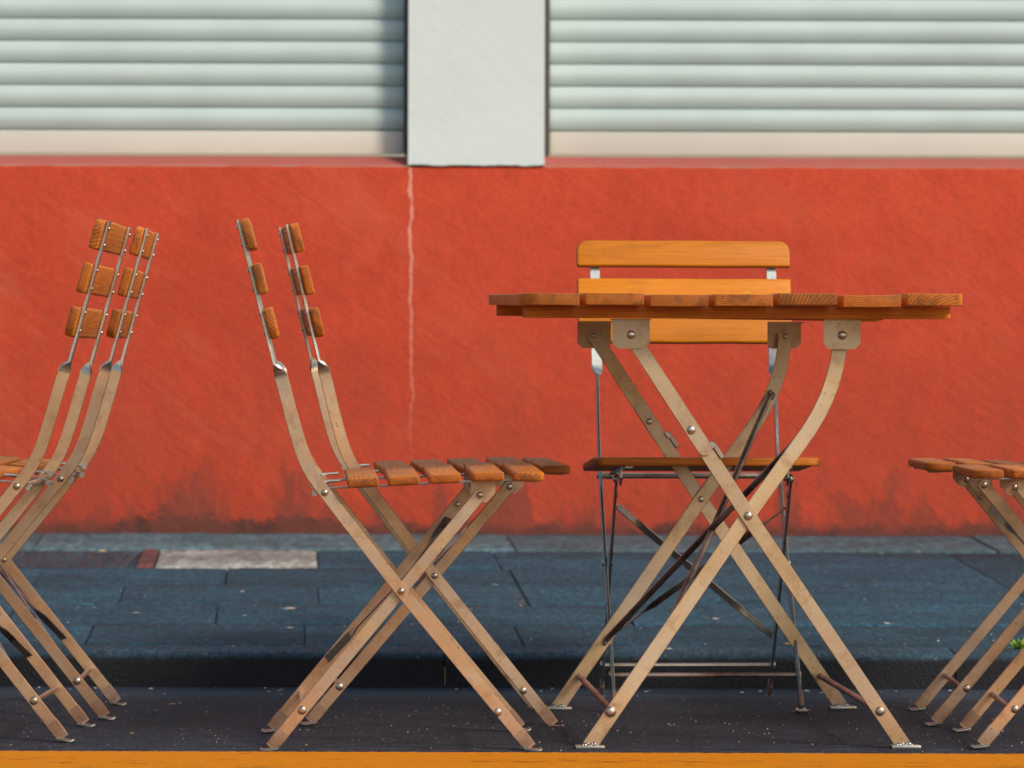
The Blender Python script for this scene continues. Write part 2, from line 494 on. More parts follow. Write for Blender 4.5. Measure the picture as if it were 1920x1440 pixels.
def to_mesh(bm, name, smooth=35):
    bmesh.ops.recalc_face_normals(bm, faces=bm.faces)
    me = bpy.data.meshes.new(name)
    bm.to_mesh(me)
    bm.free()
    if smooth:
        for p in me.polygons:
            p.use_smooth = True
        try:
            me.set_sharp_from_angle(angle=R(smooth))
        except Exception:
            pass
    return me


def thing(name, label, cat, group=None, loc=(0, 0, 0)):
    o = bpy.data.objects.new(name, None)
    o.empty_display_size = 0.1
    col.objects.link(o)
    o.location = loc
    o['label'] = label
    o['category'] = cat
    if group:
        o['group'] = group
    return o


def copy_tree(o, parent=None):
    c = o.copy()
    col.objects.link(c)
    if parent is not None:
        c.parent = parent
    for ch in list(o.children):
        copy_tree(ch, c)
    return c


def add_box(bm, x0, x1, y0, y1, z0, z1):
    v = [bm.verts.new((x, y, z)) for x in (x0, x1) for y in (y0, y1) for z in (z0, z1)]
    q = [(0, 1, 3, 2), (4, 6, 7, 5), (0, 4, 5, 1), (2, 3, 7, 6), (0, 2, 6, 4), (1, 5, 7, 3)]
    return [bm.faces.new([v[i] for i in f]) for f in q]


def bevel_all(bm, off, seg=2):
    bmesh.ops.bevel(bm, geom=list(bm.edges), offset=off, segments=seg, affect='EDGES', profile=0.6, clamp_overlap=True)


def box_mesh(name, x0, x1, y0, y1, z0, z1, bev=0.0, seg=2):
    bm = bmesh.new()
    add_box(bm, x0, x1, y0, y1, z0, z1)
    if bev:
        bevel_all(bm, bev, seg)
    return to_mesh(bm, name)


def section(w_, t_, ch):
    a, b = w_ / 2, t_ / 2
    return [(a - ch, b), (a, b - ch), (a, -b + ch), (a - ch, -b), (-a + ch, -b), (-a, -b + ch), (-a, b - ch), (-a + ch, b)]


def sweep(bm, pts, wd, w_, t_, ch=0.0009, round_ends=False):
    """sweep a flat bar along pts; wd[i] is the width direction; ends may be rounded in the width direction"""
    n = len(pts)
    P3 = [Vector(p) for p in pts]
    ws = [w_] * n if isinstance(w_, (int, float)) else list(w_)
    tans = []
    for i in range(n):
        a = (P3[i] - P3[i - 1]).normalized() if i > 0 else None
        b = (P3[i + 1] - P3[i]).normalized() if i < n - 1 else None
        t = (a + b).normalized() if a is not None and b is not None else (a if b is None else b)
        tans.append(t)
    wds = [Vector(x) for x in wd]
    if round_ends:
        r = ws[0] / 2
        pre = []
        for k in (0.0, 0.35, 0.7, 0.92):
            pre.append((P3[0] - tans[0] * r * (1 - k), max(0.12, math.sqrt(max(0, 1 - (1 - k) ** 2)))))
        P3 = [p for p, s in pre] + [P3[0]] + P3[1:]
        ws = [ws[0] * s for p, s in pre] + ws
        tans = [tans[0]] * 4 + tans
        wds = [wds[0]] * 4 + wds
    rings = []
    for p, t, wdir, wi in zip(P3, tans, wds, ws):
        wdir = (wdir - t * wdir.dot(t)).normalized()
        td = t.cross(wdir).normalized()
        c2 = min(ch, wi * 0.3)
        rings.append([bm.verts.new(p + wdir * a + td * b) for a, b in section(wi, t_, c2)])
    for r0, r1 in zip(rings[:-1], rings[1:]):
        for k in range(8):
            bm.faces.new((r0[k], r0[(k + 1) % 8], r1[(k + 1) % 8], r1[k]))
    bm.faces.new(rings[0][::-1])
    bm.faces.new(rings[-1])


def tube(bm, p0, p1, r, n=12, r2=None):
    p0, p1 = Vector(p0), Vector(p1)
    t = (p1 - p0).normalized()
    a = t.orthogonal().normalized()
    b = t.cross(a)
    r2 = r if r2 is None else r2
    A = [bm.verts.new(p0 + (a * math.cos(2 * math.pi * k / n) + b * math.sin(2 * math.pi * k / n)) * r) for k in range(n)]
    B = [bm.verts.new(p1 + (a * math.cos(2 * math.pi * k / n) + b * math.sin(2 * math.pi * k / n)) * r2) for k in range(n)]
    for k in range(n):
        bm.faces.new((A[k], A[(k + 1) % n], B[(k + 1) % n], B[k]))
    bm.faces.new(A[::-1])
    bm.faces.new(B)


def dome(bm, c, d, r, h, n=14):
    c, d = Vector(c), Vector(d).normalized()
    a = d.orthogonal().normalized()
    b = d.cross(a)
    prev = None
    prof = [(1.0, -0.15), (1.0, 0.2), (0.9, 0.55), (0.68, 0.83), (0.38, 0.97)]
    for rr, hh in prof:
        ring = [bm.verts.new(c + (a * math.cos(2 * math.pi * k / n) + b * math.sin(2 * math.pi * k / n)) * r * rr + d * h * hh) for k in range(n)]
        if prev:
            for k in range(n):
                bm.faces.new((prev[k], prev[(k + 1) % n], ring[(k + 1) % n], ring[k]))
        prev = ring
    top = bm.verts.new(c + d * h)
    for k in range(n):
        bm.faces.new((prev[k], prev[(k + 1) % n], top))


def rivet(parent, c, d, r=0.0062, h=0.0042, m='bright_steel'):
    bm = bmesh.new()
    dome(bm, (0, 0, 0), d, r, h)
    return link('rivet', to_mesh(bm, 'rivet', 60), parent, loc=c, m=M[m])


def slat_mesh(name, length, width, thick, bev=0.0045, cut=None, rad=0.03, wob=0.0, seed=0):
    """wooden slat: length along Y, width along X, thickness along Z; cut = corners rounded in plan, as (sx, sy) pairs"""
    rnd = random.Random(seed)
    cut = cut or []
    pts = []
    hx, hy = width / 2, length / 2
    for (sx, sy) in ((1, -1), (1, 1), (-1, 1), (-1, -1)):
        cx, cy = sx * hx, sy * hy
        if (sx, sy) in cut:
            ccx, ccy = cx - sx * rad, cy - sy * rad
            ang0 = {(1, -1): -90, (1, 1): 0, (-1, 1): 90, (-1, -1): 180}[(sx, sy)]
            for k in range(6):
                a = R(ang0 + 18 * k)
                pts.append((ccx + rad * math.cos(a), ccy + rad * math.sin(a)))
        else:
            pts.append((cx, cy))
        # points along the long sides so they are not ruler straight
        if (sx, sy) == (1, -1) and wob:
            for k in range(1, 6):
                pts.append((hx + rnd.uniform(-wob, wob), -hy + length * k / 6))
        if (sx, sy) == (-1, 1) and wob:
            for k in range(1, 6):
                pts.append((-hx + rnd.uniform(-wob, wob), hy - length * k / 6))
    bm = bmesh.new()
    lo = [bm.verts.new((x, y, -thick / 2)) for x, y in pts]
    hi = [bm.verts.new((x, y, thick / 2)) for x, y in pts]
    n = len(pts)
    bm.faces.new(lo[::-1])
    bm.faces.new(hi)
    for k in range(n):
        bm.faces.new((lo[k], lo[(k + 1) % n], hi[(k + 1) % n], hi[k]))
    bm.normal_update()
    ed = [e for e in bm.edges if e.calc_face_angle(0) > R(40)]
    bmesh.ops.bevel(bm, geom=ed, offset=bev, segments=3, affect='EDGES', profile=0.55, clamp_overlap=True)
    return to_mesh(bm, name, 50)


# ------------------------------------------------------------------ setting: road, kerb, pavement
def sheet(name, xs, prof, m, **props):
    """strip between xs[0] and xs[1] with a profile of (y, z)"""
    bm = bmesh.new()
    A = [bm.verts.new((xs[0], y, z)) for y, z in prof]
    B = [bm.verts.new((xs[1], y, z)) for y, z in prof]
    for k in range(len(prof) - 1):
        bm.faces.new((A[k], B[k], B[k + 1], A[k + 1]))
    me = to_mesh(bm, name, 0)
    o = link(name, me, m=m)
    o['kind'] = 'structure'
    for k, v in props.items():
        o[k] = v
    return o


ground = sheet('road', (-80, 80), [(-90, 0.03), (5.0, 0.03), (KY + 0.06, road_z(KY + 0.06))], M['road'])
YL = 7.40
yz0, yz1 = road_z(7.0) + 0.004, road_z(YL) + 0.004
bm = bmesh.new()
rows = []
nseg = 900
for k in range(nseg + 1):
    x = -3 + 6.0 * k / nseg
    j = 0.0035 * math.sin(k * 1.7) * math.sin(k * 0.43 + 1) + random.uniform(-0.0022, 0.0022)
    ye = YL + j
    rows.append((bm.verts.new((x, 7.02, road_z(7.02) + 0.004)), bm.verts.new((x, ye, road_z(ye) + 0.004)), bm.verts.new((x, ye + 0.0015, road_z(ye) - 0.001))))
for a, b in zip(rows[:-1], rows[1:]):
    bm.faces.new((a[0], b[0], b[1], a[1]))
    bm.faces.new((a[1], b[1], b[2], a[2]))
ym = link('road_marking', to_mesh(bm, 'road_marking', 0), m=M['paint'])
ym['kind'] = 'structure'

base = sheet('pavement', (-80, 80), [(KY + 0.03, KZ - 0.030), (KY + 0.06, pave_z(KY + 0.06) - 0.0055), (WY + 0.05, pave_z(WY + 0.05) - 0.0055)], M['joint'])
kerb = bpy.data.objects.new('kerb', None)
col.objects.link(kerb)
kerb['kind'] = 'structure'
kl = 1.0


def rough_block(name, sx, y0, y1, zf, zb, depth, bev, seg, nx, amp, seed, side=0.0):
    """a stone whose top follows the pavement slope (zf at y0, zb at y1), edges rounded and uneven, centred on x"""
    rnd = random.Random(seed)
    bm = bmesh.new()
    prof = [(y0, zf - depth)]
    for k in range(seg + 1):
        a = math.pi / 2 * k / seg
        prof.append((y0 + bev * (1 - math.sin(a)) * 1.0 if False else y0 + bev - bev * math.cos(a), zf - bev + bev * math.sin(a)))
    for k in range(1, 6):
        prof.append((y0 + (y1 - y0) * k / 6, zf + (zb - zf) * k / 6))
    prof.append((y1 - bev * 0.4, zb))
    prof.append((y1, zb - bev * 0.5))
    prof.append((y1, zb - depth))
    grid = []
    for i in range(nx + 1):
        x = -sx / 2 + sx * i / nx
        edge = 0.0015 if i in (0, nx) else 0.0
        grid.append([bm.verts.new((x - side * (y - (y0 + y1) / 2), y + rnd.uniform(-amp, amp) * 0.8, z - edge + rnd.uniform(-amp, amp))) for (y, z) in prof])
    for i in range(nx):
        for k in range(len(prof) - 1):
            bm.faces.new((grid[i][k], grid[i + 1][k], grid[i + 1][k + 1], grid[i][k + 1]))
    bm.faces.new(grid[0])
    bm.faces.new(grid[-1][::-1])
    return to_mesh(bm, name, 60)


kmeshes = [rough_block('kerb_stone', kl - 0.003, KY, KY + 0.14, KZ, pave_z(KY + 0.14), 0.11, 0.016, 4, 60, 0.0011, s) for s in range(3)]
for i in range(-4, 4):
    link('kerb_stone', kmeshes[i % 3], kerb, loc=(i * kl + 0.37, 0, 0), m=M['kerb'])

rowsY = [0.14, 0.56, 0.99, 1.455, 1.90, 2.40, 2.885]
slab_cache = {}
SHEAR = 0.05      # the paving courses are laid a little askew


def slab(x0, x1, r0, r1, m, name='paving_slab', dz=0.0, amp=0.0006):
    wdt = round(x1 - x0 - 0.005, 3)
    key = (wdt, r0, r1, name, amp)
    if key not in slab_cache:
        slab_cache[key] = rough_block(name, wdt, KY + r0 + 0.003, KY + r1 - 0.003, pave_z(KY + r0), pave_z(KY + r1), 0.04, 0.004, 2, max(4, int(wdt / 0.05)), amp, hash(str(key)) % 97 if False else int(wdt * 1000) + int(r0 * 100), SHEAR)
    me = slab_cache[key]
    return link(name, me, base, loc=((x0 + x1) / 2, 0, dz + random.uniform(-0.0016, 0.0016)), m=m)


PITCH = 0.436
offs = {0: -0.42, 1: -0.626, 2: -0.866, 3: -0.663, 4: -0.471}
for r in range(5):
    r0, r1 = rowsY[r], rowsY[r + 1]
    x = offs[r]
    while x > -2.3:
        x -= PITCH
    while x < 2.2:
        x1 = x + PITCH
        if r == 4 and x1 > -1.35 and x < -0.48:
            x = x1
            continue
        if x >= -0.02 or (r == 4 and x > -0.30) or (r == 3 and x > -0.24):
            break
        slab(x, x1, r0, r1, M['slab'])
        x = x1
    xs = x
    # on the right the small slabs give way to long patched panels
    if r < 2:
        while xs < 2.2:
            slab(xs, xs + 1.3, r0, r1, M['slab'])
            xs += 1.3
    elif r == 2:
        slab(xs, 1.12, r0, rowsY[5], M['slab'], 'asphalt_patch')
        slab(1.12, 2.4, r0, rowsY[5], M['slab'], 'asphalt_patch')
        x_r2 = xs
    else:
        if xs < x_r2 - 0.02:
            slab(xs, x_r2, r0, r1, M['slab'])
slab(-0.86, -0.471, rowsY[4], rowsY[5], M['pale_stone'], 'flagstone', 0.004)
slab(-0.905, -0.862, rowsY[4], rowsY[5], M['brick'], 'brick', 0.003)
x = -2.4
while x < 2.4:
    slab(x, x + 1.2, rowsY[5], rowsY[6] - 0.002, M['strip'], 'gutter_stone', 0.006, 0.0012)
    x += 1.2

gr = thing('drain_grate', 'dark cast iron drain grate beside the pale flagstone under the red wall', 'drain grate', loc=(-1.085, KY + 2.15, pave_z(KY + 2.15)))
gr.rotation_euler = (math.atan(PS), 0, 0)
gx, gy = 0.168, 0.235
bm = bmesh.new()
for (a, b, c, d) in ((-gx, gx, -gy, -gy + 0.025), (-gx, gx, gy - 0.025, gy), (-gx, -gx + 0.02, -gy + 0.025, gy - 0.025), (gx - 0.02, gx, -gy + 0.025, gy - 0.025)):
    add_box(bm, a, b, c, d, -0.02, 0.0)
link('frame', to_mesh(bm, 'grate_frame', 30), gr, m=M['grate'])
bme = box_mesh('grate_bar', -0.0115, 0.0115, -gy + 0.026, gy - 0.026, -0.018, -0.001, 0.002, 1)
for k in range(8):
    link('bar', bme, gr, loc=(-gx + 0.02 + 0.0185 + k * 0.0370 - 0.0, 0, 0), m=M['grate'])

# ------------------------------------------------------------------ the building
bld = thing('building', 'house front with red plaster base, white pillar and two closed roller shutters', 'building', loc=(0, WY, 0.12))
BO = Vector((0, WY, 0.12))


def bpart(name, me, m, parent=None, loc=(0, 0, 0)):
    o = link(name, me, parent or bld, m=m)
    o.location = Vector(loc) - (BO if parent is None else Vector((0, 0, 0)))
    return o


ZS = 1.083        # top of the red base
SH = WY + 0.10    # shutter plane
bm = bmesh.new()
# red base: finely divided lower edge so that it meets the paving unevenly
nx = 400
r_ = []
for k in range(nx + 1):
    x = -9 + 18 * k / nx
    jb = random.uniform(-0.0015, 0.0015)
    r_.append([bm.verts.new(p) for p in ((x, WY, -0.05), (x, WY, ZS - 0.008 + jb), (x, WY + 0.006, ZS + jb * 0.5), (x, WY + 0.09, ZS + 0.001), (x, WY + 0.4, ZS + 0.001))])
for a, b in zip(r_[:-1], r_[1:]):
    for k in range(4):
        bm.faces.new((a[k], b[k], b[k + 1], a[k + 1]))
bpart('plinth_wall', to_mesh(bm, 'plinth_wall', 50), M['red'])

OPEN = [(-2.10, -0.2705), (0.083, 1.95)]


def jit_box(name, x0, x1, y0, y1, z0, z1, n=40):
    bm = bmesh.new()
    fr, bk = [], []
    for k in range(n + 1):
        x = x0 + (x1 - x0) * k / n
        j = random.uniform(-0.0013, 0.0013) + 0.001 * math.sin(k * 0.5)
        fr.append([bm.verts.new((x, y0, z)) for z in (z0 + j, z0 + j + 0.006, z1)])
        bk.append([bm.verts.new((x, y1, z)) for z in (z0 + j, z0 + j + 0.006, z1)])
    for k in range(n):
        for q in range(2):
            bm.faces.new((fr[k][q], fr[k + 1][q], fr[k + 1][q + 1], fr[k][q + 1]))
            bm.faces.new((bk[k][q], bk[k][q + 1], bk[k + 1][q + 1], bk[k + 1][q]))
        bm.faces.new((fr[k][0], bk[k][0], bk[k + 1][0], fr[k + 1][0]))
        bm.faces.new((fr[k][2], fr[k + 1][2], bk[k + 1][2], bk[k][2]))
    for k in (0, n):
        for q in range(2):
            bm.faces.new((fr[k][q], fr[k][q + 1], bk[k][q + 1], bk[k][q]))
    return to_mesh(bm, name, 0)


ZT = 2.60
bpart('pillar', jit_box('pillar', OPEN[0][1], OPEN[1][0], WY - 0.006, WY + 0.3, ZS + 0.003, ZT), M['white'])
bpart('pillar', jit_box('pillar', -9, OPEN[0][0], WY - 0.006, WY + 0.3, ZS + 0.003, ZT), M['white'])
bpart('pillar', jit_box('pillar', OPEN[1][1], 9, WY - 0.006, WY + 0.3, ZS + 0.003, ZT), M['white'])
bpart('upper_wall', box_mesh('upper_wall', -9, 9, WY - 0.006, WY + 0.3, ZT + 0.001, 4.2, 0.004), M['white'])

SP = 0.0580
BB = 1.117        # bottom of the shutter
for (x0, x1) in OPEN:
    # sloped sill
    bm = bmesh.new()
    n = 60
    prev = None
    for k in range(n + 1):
        x = x0 + 0.001 + (x1 - x0 - 0.002) * k / n
        j = random.uniform(-0.001, 0.001)
        cur = [bm.verts.new(p) for p in ((x, WY + 0.010, ZS + 0.0015), (x, WY + 0.012, ZS + 0.004 + j), (x, WY + 0.085, ZS + 0.028 + j), (x, WY + 0.14, ZS + 0.030))]
        if prev:
            for q in range(3):
                bm.faces.new((prev[q], cur[q], cur[q + 1], prev[q + 1]))
        prev = cur
    bpart('sill', to_mesh(bm, 'sill', 50), M['sillred'])
    for sx in (x0 + 0.0008, x1 - 0.0128):
        bm = bmesh.new()
        add_box(bm, sx, sx + 0.012, SH - 0.022, SH + 0.03, ZS + 0.031, ZT - 0.001)
        bpart('guide_rail', to_mesh(bm, 'guide_rail', 30), M['guide'])
    # shutter: curved slats, each its own piece
    sh = bpart('roller_shutter', box_mesh('shutter_backing', x0 + 0.014, x1 - 0.014, SH + 0.016, SH + 0.020, BB + 0.004, ZT - 0.002), M['guide'])
    wl = (x1 - x0) / 2 - 0.015
    bm = bmesh.new()
    prof = []
    hgt = SP - 0.0018
    for k in range(11):
        a = k / 10
        prof.append((-0.0125 * math.sin(math.pi * (0.05 + 0.90 * a)) ** 0.85, hgt * a))
    prof = [(0.004, -0.001)] + prof + [(0.004, hgt + 0.001)]
    A = [bm.verts.new((-wl, y, z)) for y, z in prof]
    B = [bm.verts.new((wl, y, z)) for y, z in prof]
    for k in range(len(prof) - 1):
        bm.faces.new((A[k], B[k], B[k + 1], A[k + 1]))
    bm.faces.new(A)
    bm.faces.new(B[::-1])
    sm = to_mesh(bm, 'shutter_slat', 60)
    off = Vector(((x0 + x1) / 2, SH, 0))
    bb = link('bottom_bar', box_mesh('shutter_bottom_bar', -wl, wl, -0.010, 0.012, 0, 0.0605, 0.0025), sh, m=M['shutter_bar'])
    bb.location = off + Vector((0, 0, BB))
    zz = BB + 0.0635
    while zz < ZT - 0.06:
        s_ = link('slat', sm, sh, m=M['shutter'])
        s_.location = off + Vector((0, random.uniform(-0.0006, 0.0006), zz))
        zz += SP

# ------------------------------------------------------------------ folding chair
LAT_A, LAT_B = 0.1710, 0.1615


def cu(px):
    return (px - 754.0) / 1130.0


def cz(py):
    return (1408.0 - py) / 1130.0


APATH = [(997, 1400), (754, 1107), (611, 923), (598, 906), (587, 890), (578, 874), (570, 856), (563, 836), (556, 812), (547, 780), (538, 745), (529, 712)]
BPATH = [(512, 1400), (754, 1107), (901, 928)]


def leg_a_mesh(side, steel):
    y = side * LAT_A
    pts, wd = [], []
    for px, py in APATH:
        pts.append(Vector((cu(px), y, cz(py))))
    n = len(pts)
    for i in range(n):
        t = (pts[min(i + 1, n - 1)] - pts[max(i - 1, 0)]).normalized()
        wd.append(Vector((-t.z, 0, t.x)))
    ws = [0.0205] * n
    # quarter twist
    a, b = Vector((cu(529), y, cz(712))), Vector((cu(516), y, cz(683)))
    K = 8
    for k in range(1, K + 1):
        f = k / K
        p = a.lerp(b, f) + Vector((0.0016 * math.sin(f * math.pi), 0, 0))
        ang = f * math.pi / 2
        nrm = wd[n - 1]
        pts.append(p)
        wd.append(nrm * math.cos(ang) + Vector((0, -side, 0)) * math.sin(ang))
        ws.append(0.0205 + 0.0025 * math.sin(f * math.pi))
    top = Vector((cu(447), y, cz(415)))
    for k in (0.5, 1.0):
        pts.append(b.lerp(top, k))
        wd.append(Vector((0, -side, 0)))
        ws.append(0.0195)
    bm = bmesh.new()
    sweep(bm, pts, wd, ws, 0.0056)
    me = to_mesh(bm, 'leg', 40)
    me.materials.append(M[steel])
    me.materials.append(M['bright_steel'] if steel == 'steel' else M[steel])       # the thin backrest posts get a brighter steel
    for p in me.polygons:
        if p.center.z > cz(704):
            p.material_index = 1
    return me


def leg_b_mesh(side):
    y = side * LAT_B
    pts = [Vector((cu(a), y, cz(b))) for a, b in reversed(BPATH)]
    t = (pts[-1] - pts[0]).normalized()
    bm = bmesh.new()
    sweep(bm, pts, [Vector((-t.z, 0, t.x))] * 3, 0.0205, 0.0045, round_ends=True)
    return to_mesh(bm, 'leg', 40)


def foot_cap_mesh(tip, other, y, sgn, pad):
    """sheet metal shoe folded round the bar (sleeve), or its flat pad pointing outwards"""
    tip, other = Vector((tip[0], y, tip[1])), Vector((other[0], y, other[1]))
    t = (other - tip).normalized()
    wd = Vector((-t.z, 0, t.x))
    bm = bmesh.new()
    if not pad:
        sweep(bm, [tip + t * 0.004, tip + t * 0.016, tip + t * 0.034], [wd] * 3, [0.021, 0.0225, 0.0225], 0.0078, 0.0015)
        return to_mesh(bm, 'foot_sleeve', 40)
    c = Vector((tip.x, y, 0.0))
    sweep(bm, [c + Vector((-sgn * 0.012, 0, 0.0062)), c + Vector((sgn * 0.004, 0, 0.0035)), c + Vector((sgn * 0.013, 0, 0.0028)), c + Vector((sgn * 0.0185, 0, 0.0055))],
          [Vector((0, 1, 0))] * 4, [0.018, 0.023, 0.025, 0.019], 0.0042, 0.0012)
    return to_mesh(bm, 'foot_cap', 40)


def Bz(z):
    a, b = (cu(512), cz(1400)), (cu(901), cz(928))
    f = (z - a[1]) / (b[1] - a[1])
    return a[0] + (b[0] - a[0]) * f


def Az(z):
    a, b = (cu(997), cz(1400)), (cu(754), cz(1107))
    f = (z - a[1]) / (b[1] - a[1])
    return a[0] + (b[0] - a[0]) * f


def make_chair(wood, steel, post_steel, label):
    t = thing('folding_chair', label, 'chair')
    for side in (-1, 1):
        la = link('leg', leg_a_mesh(side, steel), t)
        la['label'] = 'long flat steel bar from front foot up to the backrest'
        lb = link('leg', leg_b_mesh(side), t, m=M[steel])
        out = side
        yo = side * (LAT_A + 0.0026)
        for (px, py) in ((754, 1107), (611, 923), (935, 1333)):
            rivet(la, (cu(px), yo, cz(py)), (0, out, 0), 0.0068 if py == 1333 else 0.006)
        yb = side * (LAT_B + 0.0023)
        for (px, py) in ((901, 928), (570, 1330)):
            rivet(lb, (cu(px), yb, cz(py)), (0, out, 0), 0.0072 if py == 1330 else 0.0062)
        yi = side * (LAT_B - 0.0023)
        for (px, py) in ((754, 1107), (872, 963)):
            rivet(lb, (cu(px), yi, cz(py)), (0, -out, 0), 0.005, 0.003)
        for pad, nm, mm in ((False, 'foot_sleeve', 'sleeve_steel'), (True, 'foot_pad', 'cap_steel')):
            link(nm, foot_cap_mesh((cu(997), cz(1400)), (cu(754), cz(1107)), side * LAT_A, 1, pad), la, m=M[mm])
            link(nm, foot_cap_mesh((cu(512), cz(1400)), (cu(754), cz(1107)), side * LAT_B, -1, pad), lb, m=M[mm])
        # bolt heads on the rear of the backrest post, one mesh
        bm = bmesh.new()
        p0, p1 = Vector((cu(516), side * LAT_A, cz(683))), Vector((cu(447), side * LAT_A, cz(415)))
        dirn = Vector((-(p1 - p0).z, 0, (p1 - p0).x)).normalized()
        if dirn.x > 0:
            dirn = -dirn
        for f in (0.22, 0.35, 0.52, 0.65, 0.83, 0.95):
            dome(bm, p0.lerp(p1, f) + dirn * 0.0027, dirn, 0.0032, 0.0025, 8)
        bh = link('bolt_heads', to_mesh(bm, 'bolt_heads', 60), la, m=M['bright_steel'])
        bh['kind'] = 'stuff'
        # seat rail: thin flat strap
        bm = bmesh.new()
        pr = [(590, 920), (611, 916), (682, 913.5), (758, 909.5), (834, 905.5), (916, 902), (965, 901), (1012, 903)]
        yr = side * 0.146
        pts = [Vector((cu(a), yr, cz(b))) for a, b in pr]
        sweep(bm, pts, [Vector((0, 1, 0))] * len(pts), 0.014, 0.0030)
        for (ax, ay) in ((588, 907), (592, 925)):
            tube(bm, (cu(ax), yr - 0.014, cz(ay)), (cu(ax), yr + 0.014, cz(ay)), 0.0052, 12)
        tube(bm, (cu(590), yr, cz(905)), (cu(640), yr, cz(902)), 0.0026, 8)
        link('seat_rail', to_mesh(bm, 'seat_rail', 40), t, m=M['bright_steel'])
        # hinge plate hanging from the rail
        bm = bmesh.new()
        hx = [(884, 902), (930, 902), (930, 925), (914, 942), (896, 942), (884, 928)]
        y0, y1 = side * 0.1525, side * 0.1560
        A = [bm.verts.new((cu(a), y0, cz(b))) for a, b in hx]
        B = [bm.verts.new((cu(a), y1, cz(b))) for a, b in hx]
        bm.faces.new(A)
        bm.faces.new(B[::-1])
        for k in range(6):
            bm.faces.new((A[k], A[(k + 1) % 6], B[(k + 1) % 6], B[k]))
        hp = link('hinge_plate', to_mesh(bm, 'hinge_plate', 30), t, m=M[steel])
        rivet(hp, (cu(901), side * 0.1525, cz(926)), (0, -out, 0), 0.0055, 0.004)
    # cross rods
    for (x, z, l, r, mm) in ((cu(611), cz(923), LAT_A, 0.0055, 'bright_steel'), (Az(0.066), 0.066, LAT_A, 0.0045, 'dark_tube'), (Bz(0.068), 0.068, LAT_B, 0.0045, 'bright_steel')):
        bm = bmesh.new()
        tube(bm, (x, -l, z), (x, l, z), r, 14)
        link('cross_rod', to_mesh(bm, 'cross_rod', 50), t, m=M[mm])
    # crossed flat braces between the rear legs
    up, lo = 0.372, 0.125
    dB = Vector((Bz(1) - Bz(0), 0, 1)).normalized()
    nB = Vector((0, 1, 0)).cross(dB)
    for s in (-1, 1):
        o_ = nB * (0.0032 * s)
        p0 = Vector((Bz(up), s * (LAT_B - 0.006), up)) + o_
        p1 = Vector((Bz(lo), -s * (LAT_B - 0.006), lo)) + o_
        ax = (p1 - p0).normalized()
        wdir = ax.cross(nB).normalized()
        pts, wd = [], []
        for f in (0, 0.10, 0.14, 0.18, 0.5, 0.74, 0.78, 0.82, 1.0):
            pts.append(p0.lerp(p1, f))
            tw = 0.0 if f in (0, 1.0, 0.10) else 0.0
            if f < 0.12 or f > 0.8:
                tw = R(62)
            elif f in (0.14, 0.78):
                tw = R(30)
            wd.append(wdir * math.cos(tw) + nB * math.sin(tw))
        bm = bmesh.new()
        sweep(bm, pts, wd, 0.0135, 0.0026, 0.0006)
        link('brace', to_mesh(bm, 'brace', 40), t, m=M['dark_tube' if s > 0 else 'bright_steel'])
    # seat slats
    SLL = 0.414
    sx = [(682, 903, -3.5), (758, 899.3, -3.0), (834, 895.3, -2.8), (915, 891.6, -1.6), (991, 891.5, 1.0)]
    for i, (px, py, ang) in enumerate(sx):
        cut = [(1, -1), (1, 1)] if i == 4 else []
        me = slat_mesh('seat_slat', SLL, 0.0515, 0.0150, 0.0046, cut, 0.024, 0.0006, i)
        o = link('seat_slat', me, t, loc=(cu(px), 0, cz(py)), rot=(0, R(ang), 0), m=M['wood'])
    # backrest slats, in front of the posts
    p0, p1 = Vector((cu(516), 0, cz(683))), Vector((cu(447), 0, cz(415)))
    ax = (p1 - p0).normalized()
    fr = Vector((ax.z, 0, -ax.x))
    for i, (px, py) in enumerate(((510, 608), (488.5, 524.5), (466, 441))):
        cut = [(-1, -1), (-1, 1)] if i == 0 else ([(1, -1), (1, 1)] if i == 2 else [])
        me = slat_mesh('backrest_slat', SLL, 0.0520, 0.0155, 0.0046, cut, 0.022, 0.0006, i + 9)
        c = Vector((cu(px), 0, cz(py)))
        c = p0 + ax * (c - p0).dot(ax) + fr * 0.0115
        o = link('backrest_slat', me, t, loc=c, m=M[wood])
        mt = Matrix((ax, Vector((0, 1, 0)), ax.cross(Vector((0, 1, 0))))).transposed()
        o.rotation_euler = mt.to_euler()
    return t


def place(o, X, Y, yaw, pitch=0.0, tilt=0.0, lift=0.0):
    """yaw about z, pitch leans the chair back, tilt lowers its +y side; the road slopes down away from the camera"""
    m = Matrix.Rotation(-SL - tilt, 4, 'X') @ Matrix.Rotation(yaw, 4, 'Z') @ Matrix.Rotation(-pitch, 4, 'Y')
    o.rotation_euler = m.to_euler()
    o.location = (X, Y, road_z(Y) + lift)


def place_near(o, px, d, yaw, pitch=0.0, tilt=0.0, lift=0.0):
    """px, d: where the leg nearest the camera crosses, in the photo and in metres"""
    X = (px - 960) * d / F
    c, s = math.cos(yaw), math.sin(yaw)
    ly = LAT_A if abs(yaw) > 1.6 else -LAT_A
    # near side = local (0, ly)
    dx, dy = -s * ly, c * ly
    place(o, X - dx, d - dy, yaw, pitch, tilt, lift)


